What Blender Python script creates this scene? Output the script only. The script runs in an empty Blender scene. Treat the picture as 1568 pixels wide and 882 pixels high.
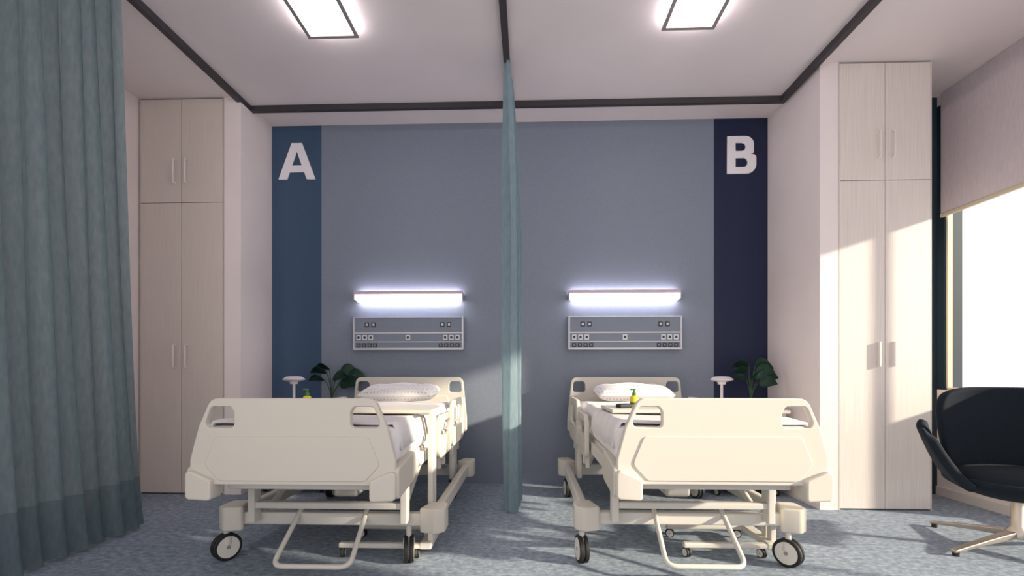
import bpy, bmesh, math, random
from mathutils import Vector, Matrix
random.seed(4)
D=bpy.data; C=bpy.context
def link(o): C.scene.collection.objects.link(o); return o
# ---------------------------------------------------------------- materials
def srgb(r,g,b):
    def f(c):
        c/=255.0
        return c/12.92 if c<=0.04045 else ((c+0.055)/1.055)**2.4
    return (f(r),f(g),f(b),1)
def mat(name,col,rough=0.5,metal=0.0,spec=0.5,emit=None,es=0):
    m=D.materials.new(name); m.use_nodes=True
    p=m.node_tree.nodes['Principled BSDF']
    p.inputs['Base Color'].default_value=col
    p.inputs['Roughness'].default_value=rough
    p.inputs['Metallic'].default_value=metal
    p.inputs['Specular IOR Level'].default_value=spec
    if emit:
        p.inputs['Emission Color'].default_value=emit
        p.inputs['Emission Strength'].default_value=es
    return m
def noise_mat(name,c1,c2,scale=(1,1,1),nscale=5,rough=0.6,bump=0.0,detail=4,lo=0.35,hi=0.65,spec=0.3,metal=0,bdist=0.01):
    m=mat(name,c1,rough,metal,spec); nt=m.node_tree; N=nt.nodes; L=nt.links
    p=N['Principled BSDF']
    tc=N.new('ShaderNodeTexCoord'); mp=N.new('ShaderNodeMapping'); mp.inputs['Scale'].default_value=scale
    nz=N.new('ShaderNodeTexNoise'); nz.inputs['Scale'].default_value=nscale; nz.inputs['Detail'].default_value=detail
    cr=N.new('ShaderNodeValToRGB'); cr.color_ramp.elements[0].position=lo; cr.color_ramp.elements[1].position=hi
    cr.color_ramp.elements[0].color=c1; cr.color_ramp.elements[1].color=c2
    L.new(tc.outputs['Object'],mp.inputs['Vector']); L.new(mp.outputs[0],nz.inputs['Vector'])
    L.new(nz.outputs['Fac'],cr.inputs['Fac']); L.new(cr.outputs[0],p.inputs['Base Color'])
    if bump>0:
        b=N.new('ShaderNodeBump'); b.inputs['Strength'].default_value=bump; b.inputs['Distance'].default_value=bdist
        L.new(nz.outputs['Fac'],b.inputs['Height']); L.new(b.outputs[0],p.inputs['Normal'])
    return m
def cloth_mat(name,c1,c2,transp,transl):
    m=noise_mat(name,c1,c2,(1,1,0.25),60,0.85,0.15,3)
    nt=m.node_tree; N=nt.nodes; L=nt.links; p=N['Principled BSDF']; out=N['Material Output']
    tl=N.new('ShaderNodeBsdfTranslucent'); tl.inputs[0].default_value=c2
    tr=N.new('ShaderNodeBsdfTransparent'); tr.inputs[0].default_value=(0.88,0.95,0.97,1)
    m1=N.new('ShaderNodeMixShader'); m1.inputs[0].default_value=transl
    m2=N.new('ShaderNodeMixShader'); m2.inputs[0].default_value=transp
    L.new(p.outputs[0],m1.inputs[1]); L.new(tl.outputs[0],m1.inputs[2])
    L.new(m1.outputs[0],m2.inputs[1]); L.new(tr.outputs[0],m2.inputs[2]); L.new(m2.outputs[0],out.inputs[0])
    return m

M_wall=noise_mat('paint_white',srgb(234,224,223),srgb(238,228,226),nscale=3)
M_ceil=noise_mat('paint_ceiling',srgb(228,219,220),srgb(232,223,223),nscale=2)
M_blue=noise_mat('paint_grey_blue',srgb(127,136,151),srgb(133,142,157),nscale=150,bump=0.25,detail=2,rough=0.55,spec=0.4,bdist=0.003)
M_stripA=noise_mat('paint_steel_blue',srgb(62,85,111),srgb(65,89,115),nscale=60,bump=0.1,rough=0.5)
M_stripB=noise_mat('paint_navy',srgb(30,37,66),srgb(33,41,70),nscale=60,bump=0.1,rough=0.5)
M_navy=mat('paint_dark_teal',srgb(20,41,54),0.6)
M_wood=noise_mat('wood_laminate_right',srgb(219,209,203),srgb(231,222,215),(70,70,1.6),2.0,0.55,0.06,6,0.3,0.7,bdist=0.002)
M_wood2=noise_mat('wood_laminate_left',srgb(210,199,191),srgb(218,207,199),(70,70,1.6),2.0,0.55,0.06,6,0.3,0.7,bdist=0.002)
M_gap=mat('gap_dark',srgb(120,110,104),0.8)
M_bed=mat('bed_plastic',srgb(214,208,196),0.42,0,0.4)
M_bed2=mat('bed_metal_paint',srgb(217,212,203),0.4,0,0.4)
M_mattress=noise_mat('sheet_white',srgb(232,228,228),srgb(240,236,236),nscale=12,bump=0.15,rough=0.85)
M_tyre=mat('rubber_black',srgb(28,28,30),0.6)
M_hub=mat('hub_white',srgb(225,220,210),0.4)
M_rail=mat('rail_dark',srgb(58,54,58),0.5)
M_silver=mat('aluminium',srgb(205,205,210),0.35,0.3)
M_frame=mat('light_frame',srgb(158,150,148),0.45,0.2)
M_sock_w=mat('socket_white',srgb(225,225,228),0.4)
M_sock_d=mat('socket_dark',srgb(50,52,62),0.4)
M_letter=mat('letter_white',srgb(242,238,242),0.5)
M_cap=mat('lamp_housing',srgb(206,188,198),0.4)
M_chair=noise_mat('fabric_dark',srgb(13,23,32),srgb(19,32,43),nscale=220,bump=0.3,rough=0.85,bdist=0.002)
M_chairmetal=mat('brushed_steel',srgb(190,180,168),0.35,0.8)
M_leaf=noise_mat('leaf_green',srgb(14,42,32),srgb(24,62,44),nscale=20,rough=0.35)
M_stem=mat('stem_green',srgb(40,70,40),0.6)
M_soil=mat('soil',srgb(50,38,30),0.9)
M_pot=mat('pot_ceramic',srgb(210,205,200),0.4)
M_yellow=mat('bottle_yellow',srgb(232,214,50),0.3)
M_green=mat('bottle_green',srgb(70,120,60),0.4)
M_beige=mat('frame_beige',srgb(205,196,170),0.5)
M_white=mat('trim_white',srgb(228,222,218),0.5)
M_lampw=mat('lamp_white',srgb(232,226,228),0.4)
M_curt=cloth_mat('curtain_teal',srgb(130,147,152),srgb(144,160,165),0.08,0.25)
M_curt_h=cloth_mat('curtain_teal_hem',srgb(108,127,134),srgb(120,138,145),0.08,0.2)
M_sheer=cloth_mat('curtain_sheer',srgb(146,166,175),srgb(160,180,188),0.26,0.35)
M_blind=cloth_mat('blind_fabric',srgb(205,196,203),srgb(212,203,209),0.0,0.15)
M_panel_e=mat('led_panel',(1,1,1,1),0.5,emit=(1,0.95,0.94,1),es=6.0)
M_halo_e=mat('halo_glow',(1,1,1,1),0.5,emit=(1,0.92,0.95,1),es=16.0)  # added glow for the bloom halo around the ceiling fixtures
M_tube_e=mat('led_tube',(1,1,1,1),0.5,emit=(1,0.95,0.99,1),es=6.0)
M_wallhalo_e=mat('wall_halo_glow',(1,1,1,1),0.5,emit=(0.95,0.88,1,1),es=18.0)  # added emission that casts a lilac halo on the back wall
# carpet
def carpet():
    m=mat('carpet_blue_grey',srgb(120,135,150),0.95,0,0.1); nt=m.node_tree; N=nt.nodes; L=nt.links
    p=N['Principled BSDF']; tc=N.new('ShaderNodeTexCoord')
    mp=N.new('ShaderNodeMapping'); mp.inputs['Scale'].default_value=(1,1.5,1); L.new(tc.outputs['Object'],mp.inputs[0])
    n1=N.new('ShaderNodeTexNoise'); n1.inputs['Scale'].default_value=24; n1.inputs['Detail'].default_value=6; n1.inputs['Roughness'].default_value=0.72
    n2=N.new('ShaderNodeTexNoise'); n2.inputs['Scale'].default_value=3; n2.inputs['Detail'].default_value=3
    L.new(mp.outputs[0],n1.inputs[0]); L.new(mp.outputs[0],n2.inputs[0])
    cr=N.new('ShaderNodeValToRGB'); e=cr.color_ramp.elements
    e[0].position=0.36; e[0].color=srgb(124,137,152); e[1].position=0.66; e[1].color=srgb(178,188,199)
    e2=cr.color_ramp.elements.new(0.5); e2.color=srgb(149,161,175)
    L.new(n1.outputs['Fac'],cr.inputs[0])
    mx=N.new('ShaderNodeMixRGB'); mx.blend_type='MULTIPLY'; mx.inputs[0].default_value=0.2
    L.new(cr.outputs[0],mx.inputs[1]); L.new(n2.outputs['Fac'],mx.inputs[2]); L.new(mx.outputs[0],p.inputs['Base Color'])
    b=N.new('ShaderNodeBump'); b.inputs['Strength'].default_value=0.3; b.inputs['Distance'].default_value=0.005
    L.new(n1.outputs['Fac'],b.inputs['Height']); L.new(b.outputs[0],p.inputs['Normal'])
    return m
M_floor=carpet()
def dots(name,c1,c2):
    m=mat(name,c1,0.85); nt=m.node_tree; N=nt.nodes; L=nt.links; p=N['Principled BSDF']
    tc=N.new('ShaderNodeTexCoord'); v=N.new('ShaderNodeTexVoronoi'); v.inputs['Scale'].default_value=38
    v.inputs['Randomness'].default_value=0.15
    cr=N.new('ShaderNodeValToRGB'); cr.color_ramp.elements[0].position=0.25; cr.color_ramp.elements[1].position=0.38
    cr.color_ramp.elements[0].color=c2; cr.color_ramp.elements[1].color=c1
    L.new(tc.outputs['Object'],v.inputs[0]); L.new(v.outputs['Distance'],cr.inputs[0]); L.new(cr.outputs[0],p.inputs['Base Color'])
    return m
M_pillow=dots('pillow_dots',srgb(238,234,232),srgb(206,199,196))

# ---------------------------------------------------------------- helpers
def empty(name,loc=(0,0,0),rz=0):
    o=D.objects.new(name,None); o.location=loc; o.rotation_euler=(0,0,rz); o.empty_display_size=0.1
    return link(o)
def mk(name,verts,faces,m,parent=None,smooth=False):
    me=D.meshes.new(name); me.from_pydata([tuple(v) for v in verts],[],faces)
    bm=bmesh.new(); bm.from_mesh(me); bmesh.ops.recalc_face_normals(bm,faces=bm.faces); bm.to_mesh(me); bm.free()
    o=D.objects.new(name,me); link(o)
    if m: me.materials.append(m)
    if smooth:
        for p in me.polygons: p.use_smooth=True
    if parent: o.parent=parent
    return o
def bev(o,w,seg=3):
    if w>0:
        b=o.modifiers.new('bevel','BEVEL'); b.width=w; b.segments=seg; b.limit_method='ANGLE'; b.angle_limit=math.radians(35)
        for p in o.data.polygons: p.use_smooth=True
        wn=o.modifiers.new('wn','WEIGHTED_NORMAL'); wn.keep_sharp=True
    return o
def box(name,x0,x1,y0,y1,z0,z1,m,parent=None,b=0,seg=3):
    v=[(x,y,z) for x in(x0,x1) for y in(y0,y1) for z in(z0,z1)]
    f=[(0,1,3,2),(4,6,7,5),(0,4,5,1),(2,3,7,6),(0,2,6,4),(1,5,7,3)]
    return bev(mk(name,v,f,m,parent),b,seg)
def rpoly(pts,seg=6):
    out=[];n=len(pts)
    for i,p in enumerate(pts):
        r=p[2] if len(p)>2 else 0
        P=Vector(p[:2])
        if r<=0: out.append(tuple(P)); continue
        A=Vector(pts[i-1][:2])-P; B=Vector(pts[(i+1)%n][:2])-P
        ang=A.angle(B); t=min(r/math.tan(ang/2),A.length*.49,B.length*.49); r2=t*math.tan(ang/2)
        a=P+A.normalized()*t; b=P+B.normalized()*t
        cdir=(A.normalized()+B.normalized()).normalized(); c=P+cdir*(r2/math.sin(ang/2))
        a0=math.atan2(*(a-c).yx); a1=math.atan2(*(b-c).yx); d=(a1-a0+math.pi)%(2*math.pi)-math.pi
        for k in range(seg+1):
            th=a0+d*k/seg; out.append((c.x+r2*math.cos(th),c.y+r2*math.sin(th)))
    return out
def prism(name,outer,holes,d0,d1,m,parent=None,plane='XZ',b=0.0,pos=0):
    cu=D.curves.new(name,'CURVE'); cu.dimensions='2D'; cu.fill_mode='BOTH'
    cu.extrude=max((d1-d0)/2-b,0.0005); cu.bevel_depth=b; cu.bevel_resolution=2; cu.offset=-b
    for pts in [outer]+holes:
        s=cu.splines.new('POLY'); s.points.add(len(pts)-1)
        for i,p in enumerate(pts): s.points[i].co=(p[0],p[1],0,1)
        s.use_cyclic_u=True
    t=D.objects.new('tmp',cu); link(t); C.view_layer.update()
    me=D.meshes.new_from_object(t.evaluated_get(C.evaluated_depsgraph_get()))
    D.objects.remove(t); me.name=name
    mid=(d0+d1)/2
    for v in me.vertices:
        x,y,z=v.co
        v.co=(x,mid-z,y) if plane=='XZ' else ((mid+z,x,y) if plane=='YZ' else (x,y,mid+z))
    me.materials.clear(); me.materials.append(m)
    bm=bmesh.new(); bm.from_mesh(me); bmesh.ops.remove_doubles(bm,verts=bm.verts,dist=1e-5)
    bmesh.ops.recalc_face_normals(bm,faces=bm.faces); bm.to_mesh(me); bm.free()
    o=D.objects.new(name,me); link(o)
    if parent:o.parent=parent
    return o
def tube(name,pts,r,m,parent=None,fillet=True,cyclic=False,res=4):
    cu=D.curves.new(name,'CURVE'); cu.dimensions='3D'; cu.bevel_depth=r; cu.bevel_resolution=res; cu.use_fill_caps=True
    P=[Vector(p) for p in pts]; out=[]
    if fillet and len(P)>2:
        out=[P[0]]
        for i in range(1,len(P)-1):
            a=P[i-1]-P[i]; b=P[i+1]-P[i]; t=min(0.05,a.length*.4,b.length*.4)
            s=P[i]+a.normalized()*t; e=P[i]+b.normalized()*t
            for k in range(6):
                u=k/5; out.append(s*(1-u)**2+P[i]*2*u*(1-u)+e*u*u)
        out.append(P[-1])
    else: out=P
    s=cu.splines.new('POLY'); s.points.add(len(out)-1)
    for i,p in enumerate(out): s.points[i].co=(*p,1)
    s.use_cyclic_u=cyclic
    t=D.objects.new('tmp',cu); link(t); C.view_layer.update()
    me=D.meshes.new_from_object(t.evaluated_get(C.evaluated_depsgraph_get())); D.objects.remove(t); me.name=name
    me.materials.clear(); me.materials.append(m)
    for p in me.polygons: p.use_smooth=True
    o=D.objects.new(name,me); link(o)
    if parent:o.parent=parent
    return o
def lathe(name,prof,m,parent=None,loc=(0,0,0),seg=32,M=None):
    v=[];f=[]
    for r,z in prof:
        for k in range(seg):
            a=2*math.pi*k/seg; v.append(Vector((r*math.cos(a),r*math.sin(a),z)))
    n=len(prof)
    for i in range(n-1):
        for k in range(seg):
            f.append((i*seg+k,i*seg+(k+1)%seg,(i+1)*seg+(k+1)%seg,(i+1)*seg+k))
    f.append(tuple(range(seg))); f.append(tuple((n-1)*seg+k for k in range(seg)))
    if M: v=[M@p for p in v]
    v=[p+Vector(loc) for p in v]
    o=mk(name,v,f,m,parent)
    for p in o.data.polygons: p.use_smooth=len(p.vertices)==4
    e=o.modifiers.new('es','EDGE_SPLIT'); e.split_angle=math.radians(40)
    return o
def grid(name,fn,nu,nv,m,parent=None,thick=0,sub=0):
    v=[fn(i/nu,j/nv) for j in range(nv+1) for i in range(nu+1)]
    f=[(j*(nu+1)+i,j*(nu+1)+i+1,(j+1)*(nu+1)+i+1,(j+1)*(nu+1)+i) for j in range(nv) for i in range(nu)]
    o=mk(name,v,f,m,parent,True)
    if thick:
        s=o.modifiers.new('sol','SOLIDIFY'); s.thickness=thick; s.offset=0
    if sub:
        s=o.modifiers.new('sub','SUBSURF'); s.levels=sub; s.render_levels=sub
    return o

# ---------------------------------------------------------------- room
H=3.25; XL=-2.34; XR=2.12; YB=4.27; XW=3.35; YN=-0.8; XLL=-3.2
YWL=3.80; YWR=3.52
box('floor',-3.5,3.6,YN,4.5,-0.1,0,M_floor)
box('ceiling',-3.5,3.6,YN,4.5,H,H+0.1,M_ceil)
wb=empty('wall_back')
box('main_paint',-1.88,1.65,YB,YB+0.15,0,H,M_blue,wb)
box('strip_a',XL-0.05,-1.88,YB,YB+0.15,0,H,M_stripA,wb)
box('strip_b',1.65,XR+0.05,YB,YB+0.15,0,H,M_stripB,wb)
box('pilaster_left',XL-0.14,XL,YWL,YB+0.1,0,H,M_wall,wb)
box('pilaster_right',XR,XR+0.13,YWR,YB+0.1,0,H,M_wall,wb)
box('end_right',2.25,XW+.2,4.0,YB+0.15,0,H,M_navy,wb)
box('end_left',-3.5,XL-.14,YB,YB+0.15,0,H,M_wall,wb)
box('wall_left',XLL-0.2,XLL,YN,YB,0,H,M_wall)
# right wall with window opening: tall glazing near, sill part far
SY0,SY1,SZ0,SZ1=0.95,3.93,0.857,3.17
YS=3.25; ZL=0.08; WT=.07
wr=empty('wall_right')
box('below_sill',XW,XW+WT,YS,4.0,0,SZ0,M_wall,wr)
box('kerb',XW,XW+WT,YN,YS,0,ZL,M_wall,wr)
box('above',XW,XW+WT,YN,4.0,SZ1,H,M_wall,wr)
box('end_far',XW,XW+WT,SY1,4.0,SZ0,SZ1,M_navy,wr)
box('end_near',XW,XW+WT,YN,SY0,ZL,SZ1,M_wall,wr)
win=empty('window_1')
for n,a in dict(jamb_far=(XW+.01,XW+.05,SY1-.015,SY1,SZ0,SZ1),jamb_near=(XW+.01,XW+.05,SY0,SY0+.05,ZL,SZ1),
              rail_bottom=(XW+.01,XW+.05,YS,SY1,SZ0,SZ0+.02),rail_low=(XW+.01,XW+.05,SY0,YS,ZL,ZL+.04),rail_top=(XW+.01,XW+.05,SY0,SY1,SZ1-.04,SZ1),
              mullion=(XW+.01,XW+.05,YS-.03,YS+.01,ZL,SZ1),mullion_b=(XW+.01,XW+.05,1.8,1.84,ZL,SZ1)).items():
    box(n,*a,M_beige,win,0.004)
box('sill',XW-.03,XW+.01,YS,SY1,SZ0-.03,SZ0,M_white,win,0.004)
bl=empty('roller_blind')
box('fabric',XW-.022,XW-.018,SY0-.03,SY1+.01,2.27,H-.004,M_blind,bl)
box('bottom_bar',XW-.03,XW-.01,SY0-.03,SY1+.01,2.245,2.275,M_beige,bl,0.004)
box('baseboard_right',XW-.012,XW,YN,4.0,0,.07,M_white)
box('baseboard_left',XLL,XLL+.012,YN,YWL,0,.07,M_white)

# letters
def letter(name,x0,z0,outer,holes):
    sh=lambda P:[(p[0]+x0,p[1]+z0) for p in P]
    return prism(name,sh(outer),[sh(h) for h in holes],YB-0.016,YB+0.002,M_letter,None,'XZ',0.0)
h=.33
letter('wall_letter_a',-2.272,2.757,[(0,0),(.122,h),(.218,h),(.34,0),(.262,0),(.238,.066),(.102,.066),(.078,0)],[[(.124,.125),(.17,.255),(.216,.125)]])
letter('wall_letter_b',1.762,2.755,
  rpoly([(0,0),(0,h),(.232,h,.085),(.232,.178,.06),(.2,.172),(.252,.165,.06),(.252,0,.09)]),
  [rpoly([(.072,.2),(.072,.272),(.16,.272,.034),(.16,.2,.034)]),rpoly([(.072,.058),(.072,.138),(.178,.138,.038),(.178,.058,.038)])])

# wardrobes
def wardrobe(x0,x1,yf,yb,m,recess):
    e=empty('wardrobe',(0,0,0))
    box('carcass',x0+.007,x1-.007,yf+.022,yb,0.0,H-.002,M_gap,e)
    box('side_left',x0,x0+.006,yf,yb,0,H-.002,m,e); box('side_right',x1-.006,x1,yf,yb,0,H-.002,m,e)
    xm=(x0+x1)/2; zs=2.39
    zz=[(0.012,zs-.002),(zs+.002,H-.012)]
    for i,(a,b) in enumerate([(x0+.008,xm-.0018),(xm+.0018,x1-.008)]):
        for j,(za,zb) in enumerate(zz):
            box('door_%d_%d'%(i,j),a,b,yf,yf+.02,za,zb,m,e,.0015,2)
            hx=xm+(-.05 if i==0 else .05)
            hz=(1.04,1.22) if j==0 else (2.55,2.74)
            if recess and j==0:
                box('handle_%d_%d'%(i,j),hx-.007,hx+.007,yf-.026,yf,hz[0],hz[1],M_white,e,.003)
            else:
                tube('handle_%d_%d'%(i,j),[(hx,yf,hz[0]),(hx,yf-.03,hz[0]),(hx,yf-.03,hz[1]),(hx,yf,hz[1])],.007,M_white,e)
    return e
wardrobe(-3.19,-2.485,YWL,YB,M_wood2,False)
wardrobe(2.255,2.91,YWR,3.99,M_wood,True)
# curtain rails
cr=empty('curtain_rail')
for n,a in dict(left=(-2.375,-2.335,YN,3.93),back=(-2.375,2.10,3.93,3.97),right=(2.06,2.10,YN,3.93),centre=(-.172,-.128,YN,3.93)).items():
    box(n,*a,H-.045,H,M_rail,cr)

# ceiling lights
for x0,x1 in((-1.445,-1.11),(.86,1.195)):
    e=empty('ceiling_light')
    ya,yb=2.49,3.09; z0=H-.05
    box('halo_emitter',x0+.012,x1-.012,ya+.012,yb-.012,H-.036,H,M_halo_e,e)  # emissive box added above the frame to imitate bloom on the ceiling
    box('panel',x0+.022,x1-.022,ya+.022,yb-.022,z0+.004,z0+.012,M_panel_e,e)
    t=.024
    for n,a in dict(f1=(x0,x1,ya,ya+t),f2=(x0,x1,yb-t,yb),f3=(x0,x0+t,ya+t,yb-t),f4=(x1-t,x1,ya+t,yb-t)).items():
        box(n,*a,z0,z0+.012,M_frame,e)

# wall lights and service panels
def walllight(xc):
    e=empty('wall_light'); w=.485
    box('housing',xc-w,xc+w,YB-.085,YB-.045,1.695,1.724,M_cap,e,.004)
    box('back',xc-w,xc+w,YB-.045,YB,1.64,1.70,M_cap,e,.003)
    box('halo_strip_top',xc-w+.02,xc+w-.02,YB-.043,YB-.02,1.70,1.712,M_wallhalo_e,e)  # glowing strip added behind the housing for the halo above the fixture
    box('diffuser',xc-w+.008,xc+w-.008,YB-.08,YB-.018,1.642,1.692,M_tube_e,e,.01)
    box('halo_strip_low',xc-w+.02,xc+w-.02,YB-.05,YB-.02,1.632,1.642,M_wallhalo_e,e)  # second added glow strip, halo below the fixture
    for s in(-1,1): box('end_%d'%s,xc+s*w-.004,xc+s*w+.004,YB-.082,YB-.02,1.645,1.715,M_cap,e,.002)
def service(xc):
    e=empty('medical_service_panel'); w=.49; y=YB-.06; z0,z1=1.205,1.49
    box('body',xc-w,xc+w,y,YB,z0,z1,M_blue,e,.004)
    for s in(-1,1): box('end_cap_%d'%s,xc+s*w-.008,xc+s*w+.008,y-.004,YB,z0-.004,z1+.004,M_silver,e,.002)
    for i,(a,b) in enumerate([(z0-.006,z0+.012),(1.345,1.357),(1.268,1.276),(z1-.005,z1+.003)]):
        box('trim_%d'%i,xc-w,xc+w,y-.006,y,a,b,M_silver,e,.001)
    def sock(n,x,z,ww,hh,m,m2):
        box(n,x-ww/2,x+ww/2,y-.006,y,z-hh/2,z+hh/2,m,e,.002)
        box(n+'_insert',x-ww/4,x+ww/4,y-.008,y-.005,z-hh/4,z+hh/4,m2,e)
    for s in(-1,1):
        for k in range(2): sock('outlet_top%d_%d'%(s,k),xc+s*(.37-k*.06),1.425,.038,.042,M_sock_d,M_silver)
        for k in range(3): sock('outlet_mid%d_%d'%(s,k),xc+s*(.445-k*.055),1.31,.04,.045,M_sock_w,M_sock_d)
        for k in range(4): sock('outlet_low%d_%d'%(s,k),xc+s*(.445-k*.05),1.24,.036,.036,M_sock_d,M_blue)
    sock('outlet_centre',xc,1.31,.04,.045,M_sock_w,M_sock_d)
for xc in(-1.065,.85): walllight(xc)
for xc in(-1.07,.855): service(xc)

# ---------------------------------------------------------------- bed
def caster(name,x,y,r,ang,top,parent,w=.022):
    R=Matrix.Rotation(ang,4,'Z')@Matrix.Rotation(math.pi/2,4,'Y')
    tp=[(r*.78,-w*.5),(r*.93,-w*.5),(r,-w*.3),(r,w*.3),(r*.93,w*.5),(r*.78,w*.5)]
    for s in(-1,1):
        off=R.to_3x3()@Vector((0,0,s*w*.62))
        loc=(x+off.x,y+off.y,r)
        lathe('%s_tyre_%d'%(name,s),tp,M_tyre,parent,loc,28,R)
        lathe('%s_hub_%d'%(name,s),[(r*.05,-w*.6),(r*.78,-w*.56),(r*.79,0),(r*.78,w*.56),(r*.05,w*.6)],M_hub,parent,loc,28,R)
        lathe('%s_cap_%d'%(name,s),[(r*.14,-w*.68),(r*.14,w*.68)],M_frame,parent,loc,16,R)
    if top: 
        tube(name+'_stem',[(x,y,r*1.1),(x,y,top)],r*.2,M_bed2,parent,False)
        lathe(name+'_fork',[(r*.25,r*1.15),(r*.45,r*1.2),(r*.42,r*1.75),(r*.2,r*1.9)],M_bed2,parent,(x,y,0),16)
def board(name,ht,hm,hb,zt,zh,zb,y0,y1,P,bump=True):
    outer=rpoly([(-ht,zt,.05),(ht,zt,.05),(hm,zh,.1),(hb,zb+.11,.05),(hb,zb,.02),(-hb,zb,.02),(-hb,zb+.11,.05),(-hm,zh,.1)][::-1])
    sl=(hm-ht)/(zt-zh)
    def hole(s):
        xa=hm-.022; xb=hm-.022-sl*.085
        p=[(s*xa,zt-.128,.022),(s*xb,zt-.036,.022),(s*(xb-.085),zt-.036,.018),(s*(xb-.10),zt-.06,.02),(s*(xb-.10),zt-.128,.018)]
        return rpoly(p)
    prism(name,outer,[hole(-1),hole(1)],y0,y1,M_bed,P,'XZ',.006)
def side_rail(n,x,ya,yb,z0,z1,P):
    o=rpoly([(ya,z0,.06),(ya+.02,z1,.07),(yb-.02,z1,.07),(yb,z0,.06)])
    h1=rpoly([(ya+.05,z0+.13,.03),(ya+.06,z1-.045,.035),(yb-.06,z1-.045,.035),(yb-.05,z0+.13,.03)])
    prism(n,o,[h1],x-.014,x+.014,M_bed,P,'YZ',.006)
    xi=x-math.copysign(.02,x)
    for k,yy in enumerate((ya+.15,yb-.15)):
        box('%s_arm_%d'%(n,k),xi-.012,xi+.012,yy-.02,yy+.02,z0-.08,z0+.1,M_bed2,P,.004)
def bed(X,Y,L,casters):
    P=empty('hospital_bed',(X,Y,0))
    board('footboard',.36,.415,.452,.887,.76,.51,0,.035,P)
    prism('footboard_inset',rpoly([(-.335,.722,.02),(.335,.722,.02),(.385,.60,.03),(.32,.528,.03),(-.32,.528,.03),(-.385,.60,.03)]),[],-.005,.004,M_bed,P,'XZ',.003)
    for s in(-1,1):
        pts=[(s*.458,.45,.02),(s*.458,.585,.02),(s*.345,.535,.015),(s*.345,.445,.015)]
        prism('foot_bumper_%d'%s,rpoly(pts),[],-.025,.06,M_bed,P,'XZ',.008)
        prism('foot_bumper_side_%d'%s,rpoly([(.0,.45,.02),(.0,.585,.02),(.30,.62,.04),(.34,.52,.04),(.27,.47,.03)]),[],s*.446-.021,s*.446+.021,M_bed,P,'YZ',.008)
    board('headboard',.462,.475,.497,.957,.82,.49,L,L+.035,P)
    prism('headboard_inset',rpoly([(-.33,.80,.02),(.33,.80,.02),(.38,.60,.03),(-.38,.60,.03)]),[],L-.005,L+.005,M_bed,P,'XZ',.003)
    box('mattress',-.445,.445,.06,L-.03,.585,.755,M_mattress,P,.05,5)
    def duvet(u,v):
        x=-.452+.904*u; y=.10+(L-.62)*v
        e=min(u,1-u)*2; z=.772
        if e<.06: z=.772-.12*(1-e/.06)
        z+=.006*math.sin(9*v*3+5*u)*math.sin(7*u+2)
        return (x,y,z)
    grid('bed_sheet',duvet,48,40,M_mattress,P,.012)
    def pil(sgn):
        def fn(u,v):
            a=2*u-1;b=2*v-1
            k=max(0,(1-a**4)*(1-b**4))**.5
            return (a*.30*(1-.04*b*b),L-.27+b*.20*(1-.06*a*a),.84+sgn*(.062*k)+.02*b+.006*math.sin(7*a+3*b)*k)
        return fn
    grid('pillow_top',pil(1),28,20,M_pillow,P); grid('pillow_bottom',pil(-1),28,20,M_pillow,P)
    for s in(-1,1):
        box('deck_rail_%d'%s,s*.437-.017,s*.437+.017,.065,L-.002,.503,.572,M_bed2,P,.008)
        box('base_beam_%d'%s,s*.53-.024,s*.53+.024,.5,1.78,.195,.275,M_bed2,P,.012)
        box('lift_front_%d'%s,s*.392-.018,s*.392+.018,.357,.42,.23,.515,M_bed2,P,.006)
        tube('lift_arm_%d'%s,[(s*.36,.50,.28),(s*.36,.95,.50)],.018,M_bed2,P,False)
        tube('lift_arm_rear_%d'%s,[(s*.36,1.70,.26),(s*.36,1.25,.50)],.018,M_bed2,P,False)
        box('rear_bracket_%d'%s,s*.45-.02,s*.45+.02,1.50,1.66,.20,.52,M_bed2,P,.012)
        for n,yy in(('front',.45),('rear',1.76)):
            pts=rpoly([(s*.46,yy-.05,.02),(s*.55,yy-.075,.03),(s*.595,yy-.04,.03),(s*.595,yy+.08,.03),(s*.50,yy+.09,.02)])
            prism('bumper_%s_%d'%(n,s),pts,[],.175,.30,M_bed,P,'XY',.01)
        side_rail('side_rail_foot_%d'%s,s*.478,.82,1.27,.47,.735,P)
        side_rail('side_rail_head_%d'%s,s*.478,1.31,1.90,.47,.80,P)
    box('deck',-.43,.43,.08,L-.02,.548,.59,M_bed2,P,.005)
    box('base_cross_front',-.5,.5,.424,.48,.20,.265,M_bed2,P,.01)
    box('base_cross_rear',-.5,.5,1.725,1.775,.18,.265,M_bed2,P,.01)
    box('lift_cross_front',-.385,.385,.366,.408,.30,.335,M_bed2,P,.008)
    box('deck_cross_front',-.34,.34,.085,.13,.47,.545,M_bed2,P,.008)
    box('motor',-.07,.07,.6,1.0,.30,.40,M_bed2,P,.02)
    tube('foot_lever',[(-.175,.45,.275),(-.185,.18,.085),(.185,.18,.085),(.175,.45,.275)],.0125,M_bed2,P)
    for i,(x,y,ang) in enumerate(casters):
        caster('caster_%d'%i,x,y,.072,ang,.20,P)
    return P
LA=2.03
bed(-1.02,2.02,LA,[(-.585,.46,math.radians(-35)),(.395,.46,math.radians(14)),(-.56,1.74,.1),(.42,1.74,math.radians(20))])
bed(.84,2.08,LA,[(-.555,.43,math.radians(8)),(.50,.41,math.radians(38)),(-.52,1.74,.1),(.5,1.74,.3)])

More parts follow.
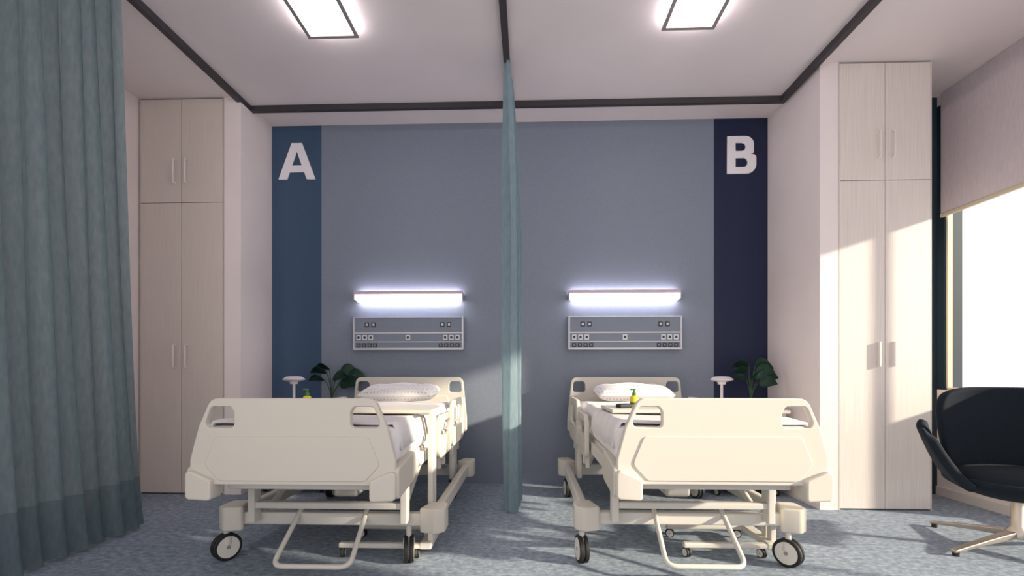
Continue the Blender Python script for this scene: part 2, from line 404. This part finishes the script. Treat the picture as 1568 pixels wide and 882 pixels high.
def overbed(X,Y):
    P=empty('overbed_table',(X,Y,0))
    for i,yy in enumerate((.54,.60)): box('column_%d'%i,.477,.505,yy,yy+.045,.07,.784,M_bed2,P,.005)
    box('base_spine',.44,.504,.50,.86,.05,.085,M_bed2,P,.008)
    for i,yy in enumerate((.52,.83)):
        box('base_leg_%d'%i,.0,.47,yy-.018,yy+.018,.052,.08,M_bed2,P,.008)
        for j,xx in enumerate((.02,.42)): caster('caster_%d%d'%(i,j),xx,yy,.026,.3+i,.055,P,.012)
    box('top',-.40,.52,.42,.80,.785,.803,M_bed,P,.006)
    box('top_bracket',.2,.5,.55,.62,.765,.786,M_bed2,P,.004)
    return P
overbed(-1.02,2.02); overbed(.84,2.08)
def bottle(x,y,z):
    P=empty('sanitizer_bottle',(x,y,z))
    lathe('body',[(.02,0),(.024,.004),(.024,.05),(.02,.06),(.010,.066)],M_yellow,P)
    lathe('label',[(.0245,.015),(.0245,.028)],M_green,P)
    lathe('cap',[(.011,.066),(.011,.082),(.005,.084),(.005,.098)],M_green,P)
    box('nozzle',-.022,.008,-.006,.006,.096,.105,M_green,P,.002)
bottle(-1.235,2.62,.803); bottle(.60,2.70,.803)
ph=empty('telephone_handset',(.535,2.66,.803),.4)
box('body',-.04,.04,-.025,.025,0,.02,M_tyre,ph,.006); box('screen',-.03,.03,-.018,.018,.02,.022,M_sock_d,ph)

CT=.695
def cabinet(x0,x1):
    P=empty('bedside_cabinet',((x0+x1)/2,4.05,0)); w=(x1-x0)/2
    box('carcass',-w,w,-.19,.2,.06,CT-.025,M_wood,P,.004); box('top',-w-.01,w+.01,-.2,.2,CT-.025,CT,M_white,P,.005)
    for i,(a,b) in enumerate([(.08,.36),(.37,.51),(.52,.66)]):
        box('drawer_%d'%i,-w+.01,w-.01,-.205,-.188,a,b,M_wood,P,.003); box('pull_%d'%i,-.06,.06,-.222,-.205,b-.04,b-.028,M_silver,P,.002)
    for i,(a,b) in enumerate([(-1,-1),(1,-1),(-1,1),(1,1)]): caster('foot_%d'%i,a*(w-.05),b*.14,.028,.3,.065,P,.01)
cabinet(-2.25,-1.67); cabinet(1.49,2.06)
def lamp(x,y,z):
    P=empty('table_lamp',(x,y,z))
    lathe('base',[(.05,0),(.052,.008),(.04,.014),(.012,.018)],M_lampw,P)
    lathe('stem',[(.011,.014),(.011,.23)],M_lampw,P)
    lathe('shade',[(.03,.205),(.034,.225),(.086,.24),(.09,.248),(.06,.268),(.03,.272)],M_lampw,P)
lamp(-1.965,3.93,CT); lamp(1.59,3.95,CT)
def plant(x,y,z,spec):
    P=empty('potted_plant',(x,y,z))
    lathe('pot',[(.045,0),(.06,.07),(.062,.075),(.055,.075),(.052,.065)],M_pot,P); lathe('soil',[(.05,.062),(.052,.066)],M_soil,P)
    for i,(az,reach,ht,ln) in enumerate(spec):
        d=Vector((math.cos(az),math.sin(az)*.35,0)); 
        a=Vector((0,0,.06)); c=d*reach*.55+Vector((0,0,ht))
        pts=[a*(1-t)**2+Vector((d.x*reach*.15,d.y*reach*.15,ht*.8))*2*t*(1-t)+c*t*t for t in[k/6 for k in range(7)]]
        tube('stem_%d'%i,pts,.0035,M_stem,P,False,False,2)
        side=Vector((-d.y,d.x,0)).normalized()*.6+Vector((0,-.5,.75)); side.normalize()
        def leaf(u,v,c=c,d=d,ln=ln,side=side):
            a2=2*u-1; w=.048*math.sin(math.pi*min(1,v**.75))**.8*(ln/.13)
            p=c+d.normalized()*ln*v+Vector((0,0,.045*math.sin(v*2.2)-.05*v*v))
            return p+side*(a2*w)+Vector((0,0,-abs(a2)*w*.2))
        grid('leaf_%d'%i,leaf,6,12,M_leaf,P,.0015)
plant(-1.745,4.17,CT,[(0.1,.24,.26,.18),(-.3,.14,.20,.15),(3.0,.09,.31,.15),(2.6,.05,.34,.14),(.4,.14,.31,.16),(3.3,.12,.24,.14),(-.9,.05,.26,.13),(6.0,.20,.22,.16)])
plant(1.84,3.98,CT,[(.15,.13,.27,.16),(-.3,.11,.22,.15),(2.9,.05,.31,.13),(2.4,.04,.36,.14),(.6,.08,.35,.18),(4.9,.05,.27,.14),(3.4,.08,.25,.13),(6.1,.06,.31,.16)])

# ---------------------------------------------------------------- curtains
def curtL(u,v):
    z=.015+v*(H-.06)
    y1=3.0-.34*v**.8
    y=.55+(y1-.55)*u
    ph=u*2*math.pi*21
    A=.042*(1-.25*v)
    x=-2.48+A*math.sin(ph)+.012*math.sin(ph*.37+3*v)+.12*(v)
    y+=.012*math.sin(2*ph+.6)
    return (x,y,z)
c=grid('privacy_curtain',curtL,520,40,M_curt)
c.data.materials.append(M_curt_h)
for p in c.data.polygons:
    if p.center.z<.33: p.material_index=1
def curtC(u,v):
    z=.012+v*(H-.06); b=(1-v)
    k=min(1,b*2.6)**.6
    A=.022+.046*k
    ph=u*2*math.pi*3.5
    y=3.34+.34*u*(.5+.5*b)
    x=-.15+.035*k+A*(.85*math.sin(ph)+.15*math.sin(2.3*ph+3*b))+.03*k*(u-.5)+.004*math.sin(5*b+u*9)
    return (x,y,z)
grid('privacy_curtain',curtC,180,60,M_sheer)

# ---------------------------------------------------------------- lounge chair
ch=empty('lounge_chair',(2.74,2.75,0),math.radians(-30))
def back(u,v):
    a=2*u-1; w=.245+.065*math.sin(min(1,v*1.25)*math.pi/2)
    z=.36+.55*v-.05*abs(a)**5*v
    if v>.8: w*=1-.10*((v-.8)/.2)**2
    return (a*w,.23+.09*v-.11*a*a,z)
grid('backrest',back,20,18,M_chair,ch,.05,1)
def pan(u,v):
    a=2*u-1;b=2*v-1
    X=a*math.sqrt(1-b*b/2);Y=b*math.sqrt(1-a*a/2); r=X*X+Y*Y
    return (X*.32,Y*.29-.01,.30+.10*r**1.2+.03*max(0,Y)*r)
grid('seat_shell',pan,20,20,M_chair,ch,.035,1)
def cush(u,v):
    a=2*u-1;b=2*v-1
    X=a*math.sqrt(1-b*b/2);Y=b*math.sqrt(1-a*a/2); r=X*X+Y*Y
    return (X*.29,Y*.27-.01,.375+.08*max(0,1-r**2)**.5)
grid('seat_cushion',cush,20,20,M_chair,ch,.02,1)
for s in(-1,1):
    def arm(u,v,s=s):
        b=2*u-1; w=.20*(1-v)**1.1+.10
        if v>.85: w*=math.sqrt(max(0.05,1-((v-.85)/.16)**2))
        cx=.24+.185*v**.75
        return (s*(cx-.02*b*b),.03-.08*v+b*w,.36+.33*v**1.15+.03*b*v)
    grid('arm_%d'%s,arm,12,14,M_chair,ch,.05,1)
lathe('hub',[(.03,.07),(.05,.08),(.05,.11),(.028,.14),(.025,.32),(.09,.33)],M_chairmetal,ch)
for k in range(4):
    an=math.radians(136+90*k+(-4 if k%2 else 0)); d=Vector((math.cos(an),math.sin(an),0)); n=Vector((-d.y,d.x,0))
    v=[]; 
    for t,w,z0,z1 in((.03,.026,.075,.115),(.2,.022,.055,.085),(.44,.016,.018,.036)):
        for sg in(-1,1):
            for z in(z0,z1): v.append(d*t+n*w*sg+Vector((0,0,z)))
    f=[(0,1,3,2),(8,10,11,9)]
    for i in(0,4): f+=[(i,i+4,i+5,i+1),(i+2,i+3,i+7,i+6),(i+1,i+5,i+7,i+3),(i,i+2,i+6,i+4)]
    bev(mk('leg_%d'%k,v,f,M_chairmetal,ch),.006)
    lathe('glide_%d'%k,[(.016,0),(.016,.02)],M_tyre,ch,tuple(d*.42),12)

# ---------------------------------------------------------------- light
w=D.worlds.new('World'); C.scene.world=w; w.use_nodes=True
bg=w.node_tree.nodes['Background']; bg.inputs[0].default_value=(1,.952,.96,1); bg.inputs[1].default_value=1.17
s=D.lights.new('sun','SUN'); s.energy=7.5; s.color=(1,.89,.70); s.angle=math.radians(2.0)
so=link(D.objects.new('sun',s)); so.rotation_euler=Vector((-1,.34,-.333)).to_track_quat('-Z','Y').to_euler(); so.location=(6,0,4)

# ---------------------------------------------------------------- camera
cam=D.cameras.new('camera'); co=link(D.objects.new('camera',cam))
cam.sensor_width=36; cam.lens=36*727/1568; cam.shift_y=129/1568
co.location=(0,0,1.0); co.rotation_euler=(math.radians(90),0,math.radians(1.9))
cam.clip_start=.05
C.scene.camera=co
C.scene.view_settings.view_transform='Standard'
C.scene.view_settings.look='None'
C.scene.view_settings.exposure=0.13
